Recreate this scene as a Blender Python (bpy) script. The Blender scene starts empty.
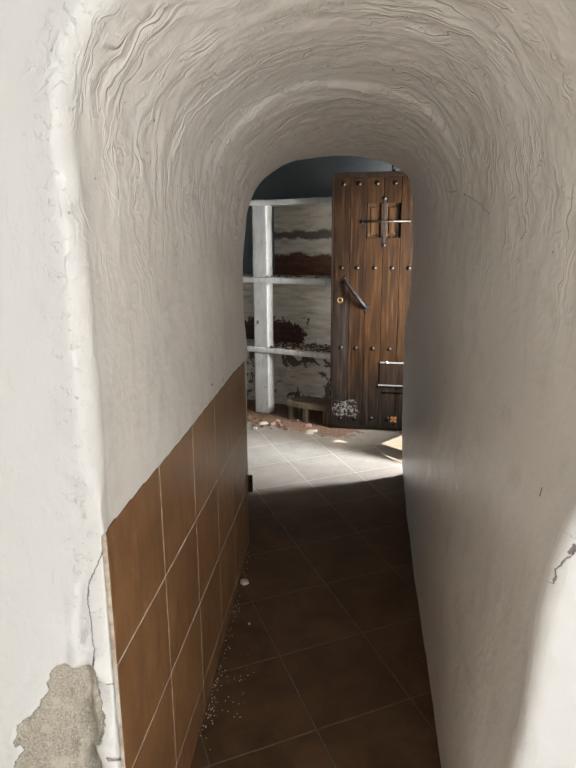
import bpy, bmesh, math, random
import numpy as np
from mathutils import Vector, Matrix, noise
random.seed(7)
SC = bpy.context.scene
COL = SC.collection

# ------------------------------------------------------------------ node helpers
class NT:
    def __init__(s, name):
        s.m = bpy.data.materials.new(name); s.m.use_nodes = True
        s.t = s.m.node_tree; s.b = s.t.nodes['Principled BSDF']
    def n(s, typ, **kw):
        o = s.t.nodes.new(typ)
        for k, v in kw.items(): setattr(o, k, v)
        return o
    def link(s, a, b): s.t.links.new(a, b)
    def put(s, sock, v):
        if v is None: return
        if hasattr(v, 'is_linked') or hasattr(v, 'links'): s.link(v, sock)
        else:
            if isinstance(v, (tuple, list)) and len(v) == 3 and sock.type == 'RGBA': v = (*v, 1)
            sock.default_value = v
    def math(s, op, a, b=None, c=None, clamp=False):
        o = s.n('ShaderNodeMath', operation=op, use_clamp=clamp)
        s.put(o.inputs[0], a); s.put(o.inputs[1], b)
        if c is not None: s.put(o.inputs[2], c)
        return o.outputs[0]
    def noise(s, vec, scale, detail=4, rough=.55, dist=0):
        o = s.n('ShaderNodeTexNoise'); s.put(o.inputs['Vector'], vec)
        o.inputs['Scale'].default_value = scale; o.inputs['Detail'].default_value = detail
        o.inputs['Roughness'].default_value = rough; o.inputs['Distortion'].default_value = dist
        return o.outputs['Fac']
    def step(s, v, lo, hi):
        o = s.n('ShaderNodeMapRange', interpolation_type='SMOOTHSTEP')
        s.put(o.inputs['Value'], v); s.put(o.inputs['From Min'], lo); s.put(o.inputs['From Max'], hi)
        return o.outputs['Result']
    def ramp(s, v, stops):
        o = s.n('ShaderNodeValToRGB'); s.put(o.inputs[0], v); e = o.color_ramp.elements
        while len(e) < len(stops): e.new(.5)
        for i, (p, c) in enumerate(stops): e[i].position = p; e[i].color = (*c, 1)
        return o.outputs[0]
    def mix(s, f, a, b, mode='MIX'):
        o = s.n('ShaderNodeMix', data_type='RGBA', blend_type=mode)
        s.put(o.inputs[0], f); s.put(o.inputs[6], a); s.put(o.inputs[7], b)
        return o.outputs[2]
    def mapping(s, vec, scale=(1, 1, 1), loc=(0, 0, 0), rot=(0, 0, 0)):
        o = s.n('ShaderNodeMapping'); s.put(o.inputs[0], vec)
        o.inputs['Scale'].default_value = scale; o.inputs['Location'].default_value = loc; o.inputs['Rotation'].default_value = rot
        return o.outputs[0]
    def attr(s, name): return s.n('ShaderNodeAttribute', attribute_name=name).outputs['Fac']
    def bump(s, hgt, dist, strength=1, normal=None):
        o = s.n('ShaderNodeBump'); s.put(o.inputs['Height'], hgt); o.inputs['Distance'].default_value = dist
        o.inputs['Strength'].default_value = strength
        if normal is not None: s.link(normal, o.inputs['Normal'])
        return o.outputs[0]
    def out(s, color=None, rough=None, normal=None, metallic=None, spec=None):
        s.put(s.b.inputs['Base Color'], color); s.put(s.b.inputs['Roughness'], rough)
        s.put(s.b.inputs['Normal'], normal); s.put(s.b.inputs['Metallic'], metallic)
        s.put(s.b.inputs['Specular IOR Level'], spec)
        return s.m
    def obj(s): return s.n('ShaderNodeTexCoord').outputs['Object']
    def uv(s): return s.n('ShaderNodeTexCoord').outputs['UV']

# ------------------------------------------------------------------ materials
def mat_plaster():
    m = NT('lime_plaster'); P = m.obj()
    big = m.noise(P, 1.7, 4); mid = m.noise(P, 9, 6, .6); fine = m.noise(P, 70, 4, .6)
    c = m.ramp(big, [(.3, (.77, .735, .68)), (.55, (.82, .79, .745)), (.75, (.84, .815, .78))])
    c = m.mix(m.step(mid, .52, .72), c, (.72, .685, .63))
    # smoky grey rub marks running up the wall
    sm = m.noise(m.mapping(P, (7, 7, .9)), 1.6, 4, .6)
    c = m.mix(m.math('MULTIPLY', m.step(sm, .55, .8), .25), c, (.48, .45, .41))
    # shade painted into the colour of the inner walls, growing with depth
    c = m.mix(m.attr('depth_shade'), c, (.36, .33, .285))
    # same paint toned down on the front face, offsetting its stronger light
    c = m.mix(m.attr('front_dim'), c, m.mix(mid, (.635, .63, .625), (.60, .592, .578)))
    # tiny pocks
    vo = m.n('ShaderNodeTexVoronoi', feature='F1'); m.put(vo.inputs['Vector'], P); vo.inputs['Scale'].default_value = 13
    pk = m.math('MULTIPLY', m.math('SUBTRACT', 1, m.step(vo.outputs['Distance'], .02, .05)), m.step(m.noise(P, 3.1, 2), .5, .6))
    c = m.mix(m.math('MULTIPLY', pk, .7), c, (.16, .14, .12))
    # bare render patch
    w = m.math('ADD', m.math('MULTIPLY', m.math('SUBTRACT', m.noise(P, 55, 5, .7), .5), .022), m.math('MULTIPLY', m.math('SUBTRACT', m.noise(P, 21, 2), .5), .022))
    sd = m.math('ADD', m.attr('patch'), w)
    bare = m.math('SUBTRACT', 1, m.step(sd, -.0006, .0006))
    grit = m.noise(P, 260, 3, .7)
    g2 = m.noise(P, 22, 4, .6)
    bc = m.ramp(grit, [(.34, (.19, .165, .13)), (.5, (.36, .325, .265)), (.62, (.42, .38, .32)), (.70, (.66, .62, .56))])
    bc = m.mix(m.step(g2, .5, .68), bc, (.47, .43, .36))
    c = m.mix(bare, c, bc)
    rim = m.math('MULTIPLY', m.step(sd, -.003, -.0008), bare)
    c = m.mix(m.math('MULTIPLY', rim, .75), c, (.13, .11, .085))
    # cracks
    cr = m.math('ABSOLUTE', m.math('ADD', m.attr('crack'), m.math('MULTIPLY', m.math('SUBTRACT', m.noise(P, 75, 5, .7), .5), .011)))
    cw = m.math('SUBTRACT', 1, m.step(cr, .0005, .0013))
    c = m.mix(m.math('MULTIPLY', cw, .8), c, (.10, .085, .07))
    # black nicks
    nk = m.math('ADD', m.attr('nick'), m.math('MULTIPLY', m.math('SUBTRACT', m.noise(P, 160, 3), .5), .004))
    nw = m.math('SUBTRACT', 1, m.step(nk, .0006, .0020))
    c = m.mix(m.math('MULTIPLY', nw, .85), c, (.07, .06, .05))
    h = m.math('ADD', m.math('MULTIPLY', fine, .0012), m.math('MULTIPLY', mid, .004))
    h = m.math('SUBTRACT', h, m.math('MULTIPLY', m.math('ADD', cw, nw), .002))
    h = m.math('ADD', h, m.math('MULTIPLY', m.math('MULTIPLY', grit, bare), .003))
    h = m.math('SUBTRACT', h, m.math('MULTIPLY', m.step(sd, .0006, -.0012), .004))
    va = m.attr('vault'); cv = m.n('ShaderNodeCombineXYZ')
    warp = m.math('SUBTRACT', m.noise(P, 4.5, 3), .5); warp2 = m.math('SUBTRACT', m.noise(P, 16, 3), .5)
    m.put(cv.inputs[0], m.math('ADD', m.attr('arc'), m.math('MULTIPLY', warp2, .05)))
    m.put(cv.inputs[1], m.math('ADD', m.attr('run'), m.math('ADD', m.math('MULTIPLY', warp, .34), m.math('MULTIPLY', warp2, .035))))
    cvo = cv.outputs[0]
    pm = m.step(m.noise(P, 5.5, 3), .40, .60); pm2 = m.step(m.noise(m.mapping(P, loc=(3, 1, 7)), 7.5, 3), .45, .62)
    def saw(v, k):                                           # overlapping trowel drags: slow rise, quick fall
        f = m.math('FRACT', m.math('MULTIPLY', v, k)); return m.math('MULTIPLY', f, m.math('SUBTRACT', 1, m.step(f, .80, 1.0)))
    t1 = saw(m.noise(m.mapping(cvo, (3.4, 13, 1)), 1.0, 1.5, .45), 5.5)
    t2 = saw(m.noise(m.mapping(cvo, (8, 26, 1), loc=(5, 2, 0)), 1.0, 2, .5), 4.0)
    t3 = m.step(m.noise(m.mapping(cvo, (18, 46, 1)), 1.0, 3, .6), .58, .68)
    bl = m.step(m.noise(P, 34, 4, .6, .6), .60, .68)
    hv = m.math('ADD', m.math('MULTIPLY', m.math('MULTIPLY', t1, pm), .0062), m.math('MULTIPLY', m.math('MULTIPLY', t2, pm2), .0032))
    hv = m.math('ADD', hv, m.math('MULTIPLY', m.math('MULTIPLY', t3, pm2), .0030))
    hv = m.math('ADD', hv, m.math('MULTIPLY', m.math('MULTIPLY', bl, pm), .0016))
    h = m.math('ADD', h, m.math('MULTIPLY', hv, va))
    kn = m.math('ADD', m.step(m.noise(P, 60, 4, .6), .55, .66), m.math('MULTIPLY', m.noise(m.mapping(P, (1, 1, .5)), 45, 4), 1.2))
    h = m.math('ADD', h, m.math('MULTIPLY', m.math('MULTIPLY', kn, m.attr('band')), .0018))
    h = m.math('ADD', h, m.math('MULTIPLY', m.step(m.noise(m.mapping(P, (1, 1, .35)), 38, 4, .6), .56, .70), .0006))
    return m.out(c, m.math('ADD', m.mix(bare, .46, .9), 0) if False else .33, m.bump(h, 1.0, .8), spec=.55)

def mat_tile_wall():
    m = NT('glazed_wall_tile'); P = m.obj()
    tid = m.attr('tile_id')
    a = m.noise(m.mapping(P, (9, 9, 3.2), rot=(.5, 0, 0)), 2.2, 6, .6, .6)
    c = m.ramp(a, [(.3, (.13, .062, .025)), (.5, (.22, .11, .046)), (.7, (.30, .165, .075))])
    b = m.noise(P, 26, 5, .65, 1.0)
    c = m.mix(m.math('MULTIPLY', m.step(b, .50, .72), .6), c, (.34, .20, .10))
    c = m.mix(m.math('MULTIPLY', m.step(m.noise(m.mapping(P, (1, 1, .4), loc=(2, 2, 2)), 20, 5, .7), .5, .68), .5), c, (.12, .058, .024))
    d = m.noise(P, 2.4, 4)
    c = m.mix(m.math('MULTIPLY', m.step(d, .45, .7), .45), c, (.13, .070, .034))
    c = m.mix(.3, c, m.ramp(tid, [(0, (.17, .085, .036)), (1, (.28, .15, .065))]))
    h = m.math('ADD', m.math('MULTIPLY', a, .0012), m.math('MULTIPLY', b, .0006))
    return m.out(c, m.math('ADD', .30, m.math('MULTIPLY', b, .25)), m.bump(h, 1, .7), spec=.45)

def mat_grout():
    m = NT('pale_grout'); P = m.obj()
    n = m.noise(P, 30, 5, .7); n2 = m.noise(P, 7, 3)
    c = m.ramp(n, [(.35, (.36, .27, .18)), (.6, (.66, .58, .48))])
    c = m.mix(m.step(n2, .52, .66), c, (.78, .74, .67))
    return m.out(c, .9, m.bump(n, .002))

def mat_floor():
    m = NT('terracotta_floor_tile'); uv = m.uv(); P = m.obj()
    sx = m.n('ShaderNodeSeparateXYZ'); m.put(sx.inputs[0], uv)
    def edge(v):
        f = m.math('FRACT', v); return m.math('MINIMUM', f, m.math('SUBTRACT', 1, f))
    e = m.math('MULTIPLY', m.math('MINIMUM', edge(sx.outputs[0]), edge(sx.outputs[1])), .345)
    e = m.math('ADD', e, m.math('MULTIPLY', m.math('SUBTRACT', m.noise(P, 40, 3), .5), .004))
    grout = m.math('SUBTRACT', 1, m.step(e, .0016, .0036))
    fl = m.n('ShaderNodeVectorMath', operation='FLOOR'); m.put(fl.inputs[0], uv)
    wn = m.n('ShaderNodeTexWhiteNoise'); m.put(wn.inputs[0], fl.outputs[0])
    a = m.noise(P, 5.5, 6, .62, .5)
    c = m.ramp(a, [(.3, (.045, .024, .0115)), (.5, (.080, .043, .020)), (.72, (.125, .071, .036))])
    c = m.mix(.3, c, m.ramp(wn.outputs['Value'], [(0, (.040, .022, .011)), (1, (.095, .052, .027))]))
    b = m.noise(P, 38, 5, .7)
    c = m.mix(m.math('MULTIPLY', m.step(b, .56, .8), .35), c, (.15, .105, .07))
    gc = m.mix(m.noise(P, 25, 3), (.055, .042, .030), (.16, .13, .095))
    c = m.mix(grout, c, gc)
    # plaster dust trodden over the far room's floor
    dust = m.attr('dust')
    dn = m.math('MULTIPLY', dust, m.math('ADD', .45, m.math('MULTIPLY', m.noise(P, 6, 6, .65), .9)), clamp=True)
    c = m.mix(m.math('MULTIPLY', dn, .85), c, m.mix(b, (.20, .168, .125), (.33, .29, .24)))
    c = m.mix(m.math('MULTIPLY', m.math('MULTIPLY', grout, dust), .6), c, (.42, .39, .35))
    # rubble crumbs strewn below the shelves
    rb = m.math('ADD', m.attr('rubble'), m.math('MULTIPLY', m.math('SUBTRACT', m.noise(P, 14, 6, .7), .5), .9))
    rm = m.step(rb, .45, .6)
    rc = m.ramp(m.noise(P, 75, 4, .7), [(.35, (.055, .026, .014)), (.5, (.20, .10, .055)), (.62, (.30, .19, .12)), (.72, (.5, .42, .34))])
    c = m.mix(m.math('MULTIPLY', rm, .9), c, rc)
    # whitish scuffs in the passage
    sc = m.noise(m.mapping(P, (3, 3, 3)), 9, 7, .75)
    c = m.mix(m.math('MULTIPLY', m.step(sc, .66, .74), .25), c, (.45, .42, .37))
    h = m.math('SUBTRACT', m.math('ADD', m.math('MULTIPLY', a, .0016), m.math('MULTIPLY', b, .0012)), m.math('MULTIPLY', grout, .0028))
    h = m.math('ADD', h, m.math('MULTIPLY', rm, m.math('MULTIPLY', m.noise(P, 75, 4, .7), .012)))
    r = m.math('ADD', .42, m.math('MULTIPLY', b, .35))
    r = m.math('ADD', r, m.math('MULTIPLY', dust, .3), clamp=True)
    return m.out(c, r, m.bump(h, 1, .9), spec=.25)

def mat_whitewash(name='peeling_whitewash', base=(.62, .60, .55), peel=.62):
    m = NT(name); P = m.obj()
    n = m.noise(P, 11, 6, .65); n2 = m.noise(P, 4, 5, .6); f = m.noise(P, 90, 3)
    c = m.mix(m.step(n2, .4, .7), base, tuple(x * .8 for x in base))
    c = m.mix(m.step(n, peel, peel + .03), c, (.20, .15, .11))
    c = m.mix(m.math('MULTIPLY', m.step(m.noise(m.mapping(P, (14, 14, 3)), 2, 6, .7), .48, .7), .55), c, (.30, .27, .21))
    c = m.mix(m.math('MULTIPLY', m.step(f, .55, .8), .3), c, (.35, .31, .26))
    return m.out(c, .75, m.bump(m.math('SUBTRACT', m.math('MULTIPLY', f, .002), m.math('MULTIPLY', m.step(n, peel, peel + .03), .002)), 1, .8))

def mat_back_wall():
    m = NT('flaking_back_wall'); P = m.obj()        # local x along the wall, z up
    s = m.n('ShaderNodeSeparateXYZ'); m.put(s.inputs[0], P); X, Z = s.outputs[0], s.outputs[2]
    wob = m.math('MULTIPLY', m.math('SUBTRACT', m.noise(P, 7, 6, .7), .5), .16)
    n = m.noise(P, 7, 7, .68); st = m.noise(m.mapping(P, (2.2, 1, 11)), 2.2, 6, .65)
    wh = m.ramp(st, [(.3, (.31, .265, .205)), (.5, (.55, .49, .40)), (.7, (.68, .62, .52))])
    br = m.ramp(m.noise(m.mapping(P, (2, 1, 16)), 2.5, 5, .7), [(.3, (.028, .014, .010)), (.5, (.10, .036, .018)), (.7, (.17, .072, .038))])
    def band(zc, hw, soft=.012):
        return m.math('SUBTRACT', 1, m.step(m.math('ABSOLUTE', m.math('SUBTRACT', m.math('ADD', Z, wob), zc)), hw - soft, hw + soft))
    c = wh
    # old boards showing: low strip behind each shelf bay and a thin strip higher up
    c = m.mix(band(1.245, .095), c, br)
    c = m.mix(m.math('MULTIPLY', band(1.50, .032), .9), c, (.075, .05, .038))
    rg = m.math('MULTIPLY', m.math('SUBTRACT', m.noise(m.mapping(P, loc=(4, 0, 2)), 9, 6, .72, .8), .5), .75)
    lowx = m.math('SUBTRACT', 1, m.step(m.math('ADD', X, rg), .29, .31))
    farx = m.step(m.math('ADD', X, wob), .585, .60)
    b2 = m.math('MULTIPLY', m.math('SUBTRACT', 1, m.step(m.math('ADD', Z, m.math('MULTIPLY', rg, .5)), .755, .77)), m.math('MULTIPLY', m.step(Z, .55, .56), m.math('MAXIMUM', lowx, farx)))
    c = m.mix(b2, c, m.mix(.45, br, (.022, .012, .012)))
    # lowest bay: blotches of missing paint
    low = m.math('SUBTRACT', 1, m.step(Z, .54, .56))
    blot = m.step(m.noise(P, 6.5, 5, .6, .8), .54, .565)
    c = m.mix(m.math('MULTIPLY', low, m.math('MULTIPLY', blot, .92)), c, m.mix(n, (.03, .022, .015), (.12, .085, .06)))
    # the blue-grey paint above the shelves and beside them
    blue = m.mix(m.noise(P, 3, 4), (.095, .104, .104), (.135, .145, .143))
    side = m.math('MULTIPLY', m.math('SUBTRACT', 1, m.step(X, .015, .02)), m.step(Z, 1.16, 1.17))
    c = m.mix(m.math('MAXIMUM', m.step(Z, 1.755, 1.76), side), c, blue)
    return m.out(c, .85, m.bump(m.math('ADD', m.math('MULTIPLY', n, .01), m.math('MULTIPLY', st, .005)), 1, .8))

def mat_plain_wall(name, a, b):
    m = NT(name); P = m.obj()
    return m.out(m.mix(m.noise(P, 3, 5), a, b), .85, m.bump(m.noise(P, 18, 5), .004))

def mat_wood(name, dark, mid, light, scale=1.0, wear=0.0, rough=.5):
    m = NT(name); P = m.obj()
    tid = m.attr('plank_id')
    off = m.n('ShaderNodeCombineXYZ'); m.put(off.inputs[0], m.math('MULTIPLY', tid, 7.3)); m.put(off.inputs[2], m.math('MULTIPLY', tid, 11.7))
    va = m.n('ShaderNodeVectorMath', operation='ADD'); m.put(va.inputs[0], P); m.put(va.inputs[1], off.outputs[0])
    V = va.outputs[0]
    g = m.noise(m.mapping(V, (26 * scale, 26 * scale, 1.5 * scale)), 1.6, 7, .65, .5)
    big = m.noise(m.mapping(V, (5, 5, 1.2)), 1.4, 4, .6)
    c = m.ramp(g, [(.34, dark), (.5, mid), (.66, light)])
    c = m.mix(m.math('MULTIPLY', m.step(big, .5, .75), .55), c, light)
    c = m.mix(m.math('MULTIPLY', m.step(big, .5, .28), .65), c, dark)
    c = m.mix(.28, c, m.ramp(tid, [(0, dark), (1, light)]))
    h = m.math('MULTIPLY', g, .004)
    if wear:
        s = m.n('ShaderNodeSeparateXYZ'); m.put(s.inputs[0], P); X, Z = s.outputs[0], s.outputs[2]
        # damp-bleached grey foot of the door and its left stile
        k = m.math('ADD', Z, m.math('MULTIPLY', m.math('SUBTRACT', m.noise(V, 7, 5), .5), .5))
        grey = m.math('SUBTRACT', 1, m.step(k, .08, .62))
        gx = m.math('MULTIPLY', m.math('SUBTRACT', 1, m.step(X, .10, .16)), m.math('SUBTRACT', 1, m.step(Z, .8, 1.3)))
        grey = m.math('MAXIMUM', grey, m.math('MULTIPLY', gx, .75))
        gcol = m.ramp(g, [(.3, (.006, .0045, .0035)), (.55, (.020, .016, .013)), (.75, (.065, .056, .047))])
        c = m.mix(m.math('MULTIPLY', grey, .8), c, gcol)
        # flaked white paint splash at the foot
        dx = m.math('MULTIPLY', m.math('SUBTRACT', X, .11), 1 / .12); dz = m.math('MULTIPLY', m.math('SUBTRACT', Z, .165), 1 / .085)
        rr = m.math('SQRT', m.math('ADD', m.math('MULTIPLY', dx, dx), m.math('MULTIPLY', dz, dz)))
        sp = m.math('ADD', m.math('MULTIPLY', m.math('SUBTRACT', 1, rr), .35), m.noise(P, 24, 5, .7, 1.2))
        c = m.mix(m.math('MULTIPLY', m.math('MULTIPLY', m.step(sp, .58, .64), m.math('SUBTRACT', 1, m.step(m.noise(P, 40, 4, .7), .46, .53))), m.math('SUBTRACT', 1, m.step(rr, .95, 1.15))), c, (.19, .17, .145))
        # small pale flecks near the foot
        fk = m.math('MULTIPLY', m.step(m.noise(P, 55, 4, .7), .66, .7), m.math('SUBTRACT', 1, m.step(Z, .12, .3)))
        c = m.mix(m.math('MULTIPLY', fk, .6), c, (.42, .38, .33))
    return m.out(c, rough, m.bump(h, 1, .9), spec=.10)

def mat_metal(name, col, rough=.45, metallic=.9, spot=(.12, .06, .03), amt=.4):
    m = NT(name); P = m.obj(); n = m.noise(P, 60, 4, .6)
    return m.out(m.mix(m.math('MULTIPLY', m.step(n, .5, .7), amt), col, spot), rough, m.bump(n, .0015), metallic=metallic)

M_PL = mat_plaster(); M_TILE = mat_tile_wall(); M_GROUT = mat_grout(); M_FLOOR = mat_floor()
M_WW = mat_whitewash(); M_WW2 = mat_whitewash('whitewashed_shelf', (.66, .64, .59), .68)
M_BACK = mat_back_wall()
M_BLUE = mat_plain_wall('blue_grey_paint', (.095, .104, .104), (.135, .145, .143))
M_ROOM = mat_plain_wall('room_whitewash', (.62, .60, .56), (.70, .68, .64))
M_DOOR = mat_wood('stained_door_wood', (.0014, .0005, .0002), (.0072, .0027, .0007), (.050, .0210, .0056), 1.0, 1.0, .6)
M_DARKW = mat_wood('dark_door_edge', (.008, .005, .003), (.020, .011, .007), (.035, .02, .012))
M_SHUT = mat_wood('shutter_wood', (.012, .0055, .002), (.045, .021, .0075), (.10, .050, .018), 1.4)
M_STOOL = mat_wood('weathered_stool_wood', (.09, .068, .045), (.21, .165, .11), (.33, .27, .185), 1.5, 0, .8)
M_IRON = mat_metal('black_iron', (.009, .0085, .008), .6, .5, (.05, .025, .012), .4)
M_STUD = mat_metal('worn_iron_stud', (.035, .031, .027), .42, .8, (.04, .02, .012), .5)
M_BAR = mat_metal('worn_grille_bar', (.075, .062, .047), .45, .8, (.07, .04, .02), .4)
M_BRASS = mat_metal('tarnished_brass', (.55, .36, .13), .35, .9, (.25, .12, .04), .3)
M_STEEL = mat_metal('pale_steel_strip', (.42, .41, .40), .4, .75, (.3, .25, .2), .3)
M_COPP = mat_metal('orange_brass_plate', (.55, .27, .10), .5, .6, (.2, .08, .03), .4)
M_CHIP = mat_plain_wall('plaster_chip', (.42, .33, .25), (.60, .53, .45))
M_CHIPP = mat_plain_wall('pink_plaster_chip', (.26, .15, .10), (.42, .29, .22))
M_CHIPB = mat_plain_wall('brown_rubble', (.07, .032, .017), (.17, .085, .048))

# ------------------------------------------------------------------ object helpers
def link(name, me, mats, parent=None, loc=None, rot=None):
    o = bpy.data.objects.new(name, me); COL.objects.link(o)
    for m in (mats if isinstance(mats, (list, tuple)) else [mats]): me.materials.append(m)
    if parent is not None: o.parent = parent
    if loc is not None: o.location = loc
    if rot is not None: o.rotation_euler = rot
    return o
def from_bm(name, bm, mats, parent=None, smooth=False, **k):
    me = bpy.data.meshes.new(name); bmesh.ops.recalc_face_normals(bm, faces=bm.faces); bm.to_mesh(me); bm.free()
    for p in me.polygons: p.use_smooth = smooth
    return link(name, me, mats, parent, **k)
def struct(o): o['kind'] = 'structure'; return o
def tag(o, label, cat, group=None):
    o['label'] = label; o['category'] = cat
    if group: o['group'] = group
    return o
def empty(name, loc, rz=0):
    o = bpy.data.objects.new(name, None); COL.objects.link(o); o.location = loc; o.rotation_euler = (0, 0, rz); return o
def box(bm, x0, x1, y0, y1, z0, z1, bevel=0, seg=2):
    vs = [bm.verts.new((x, y, z)) for x in (x0, x1) for y in (y0, y1) for z in (z0, z1)]
    idx = [(0, 1, 3, 2), (4, 6, 7, 5), (0, 4, 5, 1), (2, 3, 7, 6), (0, 2, 6, 4), (1, 5, 7, 3)]
    fs = [bm.faces.new([vs[i] for i in f]) for f in idx]
    if bevel:
        es = list({e for f in fs for e in f.edges})
        bmesh.ops.bevel(bm, geom=es, offset=bevel, segments=seg, affect='EDGES', profile=.6)
def cyl(bm, p, q, r, r2=None, n=12):
    p, q = Vector(p), Vector(q); d = q - p
    mat = Matrix.Translation((p + q) / 2) @ d.to_track_quat('Z', 'Y').to_matrix().to_4x4()
    bmesh.ops.create_cone(bm, cap_ends=True, segments=n, radius1=r, radius2=r if r2 is None else r2, depth=d.length, matrix=mat)
def wobble(o, amp, sc, seed=0):
    for v in o.data.vertices:
        p = v.co * sc + Vector((seed, seed * 1.7, 3.1)); v.co += noise.noise_vector(p) * amp
def dense(bm, cuts_len):
    for _ in range(8):
        es = [e for e in bm.edges if e.calc_length() > cuts_len]
        if not es: break
        bmesh.ops.subdivide_edges(bm, edges=es, cuts=1, use_grid_fill=True)
        if len(bm.verts) > 60000: break

def tube(bm, pts, rad, n=12, sub=5, flat=1.0):
    P = catmull(np.array(pts, float), np.linspace(0, len(pts) - 1, (len(pts) - 1) * sub + 1)); Rr = catmull(np.array(rad, float), np.linspace(0, len(pts) - 1, (len(pts) - 1) * sub + 1))
    rings = []; ref = Vector((0, 1, 0))
    for i in range(len(P)):
        t = Vector(P[min(i + 1, len(P) - 1)] - P[max(i - 1, 0)]).normalized(); a = ref.cross(t).normalized(); b = t.cross(a)
        rings.append([bm.verts.new(Vector(P[i]) + (a * math.cos(q) + b * math.sin(q) * flat) * Rr[i]) for q in [2 * math.pi * k / n for k in range(n)]])
    for A, B in zip(rings, rings[1:]):
        for k in range(n): bm.faces.new([A[k], A[(k + 1) % n], B[(k + 1) % n], B[k]])
    bm.faces.new(rings[0][::-1]); bm.faces.new(rings[-1])
def catmull(P, ts):
    n = len(P); out = []
    for t in ts:
        i = min(n - 2, int(t)); f = t - i
        p0 = P[max(0, i - 1)] if i > 0 else 2 * P[0] - P[1]
        p3 = P[i + 2] if i + 2 < n else 2 * P[n - 1] - P[n - 2]
        p1, p2 = P[i], P[i + 1]
        out.append(.5 * ((2 * p1) + (p2 - p0) * f + (2 * p0 - 5 * p1 + 4 * p2 - p3) * f * f + (3 * p1 - p0 - 3 * p2 + p3) * f ** 3))
    return np.array(out)

# ------------------------------------------------------------------ the passage (lofted plaster tunnel)
LW = lambda y: -.323 + .0665 * (y - 1.0)                     # left wall line
ZL = [0, .30, .60, .90, 1.05, 1.20, 1.36]
ZR = [1.36, 1.20, 1.05, .90, .60, .30, 0]
def ring(Yl, Yr, left, arch, right):
    pts = left + arch + right
    xs = [p[0] for p in pts]; x0, x1 = min(xs), max(xs)
    out = []
    for i, (x, z) in enumerate(pts):
        t = min(1, max(0, (x - x0) / (x1 - x0))); out.append((x, Yl + (Yr - Yl) * t, z))
    return np.array(out)
def lw(y, z): return (LW(y), z)
R = []
R.append(ring(1.03, 1.03, [lw(1.0, z) for z in ZL],
    [(-.323, 1.52), (-.323, 1.62), (-.317, 1.70), (-.294, 1.77), (-.24, 1.835), (-.14, 1.89), (0, 1.925), (.15, 1.935), (.29, 1.91), (.40, 1.86), (.49, 1.77), (.53, 1.65), (.545, 1.52)],
    [(.55, 1.36), (.54, 1.20), (.52, 1.05), (.475, .90), (.452, .62), (.415, .30), (.375, 0)]))
R.append(ring(1.45, 1.45, [lw(1.45, z) for z in ZL],
    [(-.290, 1.50), (-.286, 1.60), (-.272, 1.69), (-.24, 1.77), (-.18, 1.835), (-.09, 1.89), (.02, 1.925), (.16, 1.94), (.30, 1.92), (.41, 1.86), (.49, 1.76), (.53, 1.63), (.545, 1.50)],
    [(.55, 1.36), (.545, 1.20), (.53, 1.05), (.51, .90), (.49, .60), (.46, .30), (.432, 0)]))
R.append(ring(1.93, 1.93, [lw(1.93, z) for z in ZL],
    [(-.258, 1.47), (-.252, 1.58), (-.236, 1.68), (-.205, 1.765), (-.15, 1.835), (-.07, 1.895), (.04, 1.935), (.18, 1.945), (.32, 1.925), (.43, 1.865), (.51, 1.76), (.55, 1.63), (.563, 1.50)],
    [(.568, 1.36), (.566, 1.20), (.56, 1.05), (.55, .90), (.535, .60), (.515, .30), (.492, 0)]))
R.append(ring(2.06, 2.10, [lw(2.06, z) for z in ZL],
    [(-.250, 1.47), (-.243, 1.57), (-.222, 1.67), (-.187, 1.75), (-.13, 1.815), (-.05, 1.87), (.055, 1.916), (.185, 1.926), (.32, 1.907), (.43, 1.85), (.515, 1.75), (.563, 1.63), (.578, 1.50)],
    [(.582, 1.36), (.58, 1.20), (.575, 1.05), (.565, .90), (.55, .60), (.535, .30), (.512, 0)]))
R.append(ring(2.45, 2.85, [lw(2.45, z) for z in ZL],
    [(-.226, 1.47), (-.218, 1.56), (-.20, 1.645), (-.165, 1.72), (-.11, 1.785), (-.02, 1.845), (.095, 1.888), (.225, 1.905), (.36, 1.898), (.475, 1.86), (.565, 1.785), (.625, 1.66), (.645, 1.52)],
    [(.648, 1.36), (.646, 1.20), (.642, 1.05), (.636, .90), (.628, .60), (.618, .30), (.605, 0)]))
rear = [(-.200, 2.85, 0), (-.200, 2.844, .30), (-.197, 2.84, .62), (-.192, 2.836, .90), (-.193, 2.83, 1.06), (-.199, 2.82, 1.20), (-.198, 2.816, 1.36),
    (-.190, 2.822, 1.49), (-.176, 2.839, 1.60), (-.141, 2.884, 1.691), (-.084, 2.957, 1.765), (.017, 3.08, 1.834), (.156, 3.237, 1.873), (.303, 3.389, 1.895), (.438, 3.518, 1.901), (.563, 3.63, 1.89), (.649, 3.703, 1.86), (.712, 3.754, 1.809), (.737, 3.771, 1.70), (.751, 3.776, 1.53),
    (.746, 3.767, 1.36), (.738, 3.755, 1.20), (.728, 3.744, 1.05), (.716, 3.728, .90), (.712, 3.716, .58), (.714, 3.712, .30), (.735, 3.735, 0)]
R.append(np.array(rear))
R = np.array(R)                                              # 6 x 27 x 3
# tilt the wall above the wainscot slightly proud of it
# u parameters: dense on the left, medium on arch and right
nl, na, nr = 320, 260, 330
us = np.concatenate([np.linspace(0, 6, nl, endpoint=False), np.linspace(6, 20, na, endpoint=False), np.linspace(20, 26, nr)])
NU = len(us)
vs_t = np.concatenate([np.linspace(0, 1, 70, endpoint=False), np.linspace(1, 2, 60, endpoint=False), np.linspace(2, 3, 20, endpoint=False), np.linspace(3, 4, 60, endpoint=False), np.linspace(4, 5, 70)])
G = catmull(R, vs_t)                                         # V x 27 x 3
G = np.array([catmull(G[k], us) for k in range(len(G))])     # V x U x 3
G[:, 0, 2] = 0; G[:, -1, 2] = 0
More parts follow.
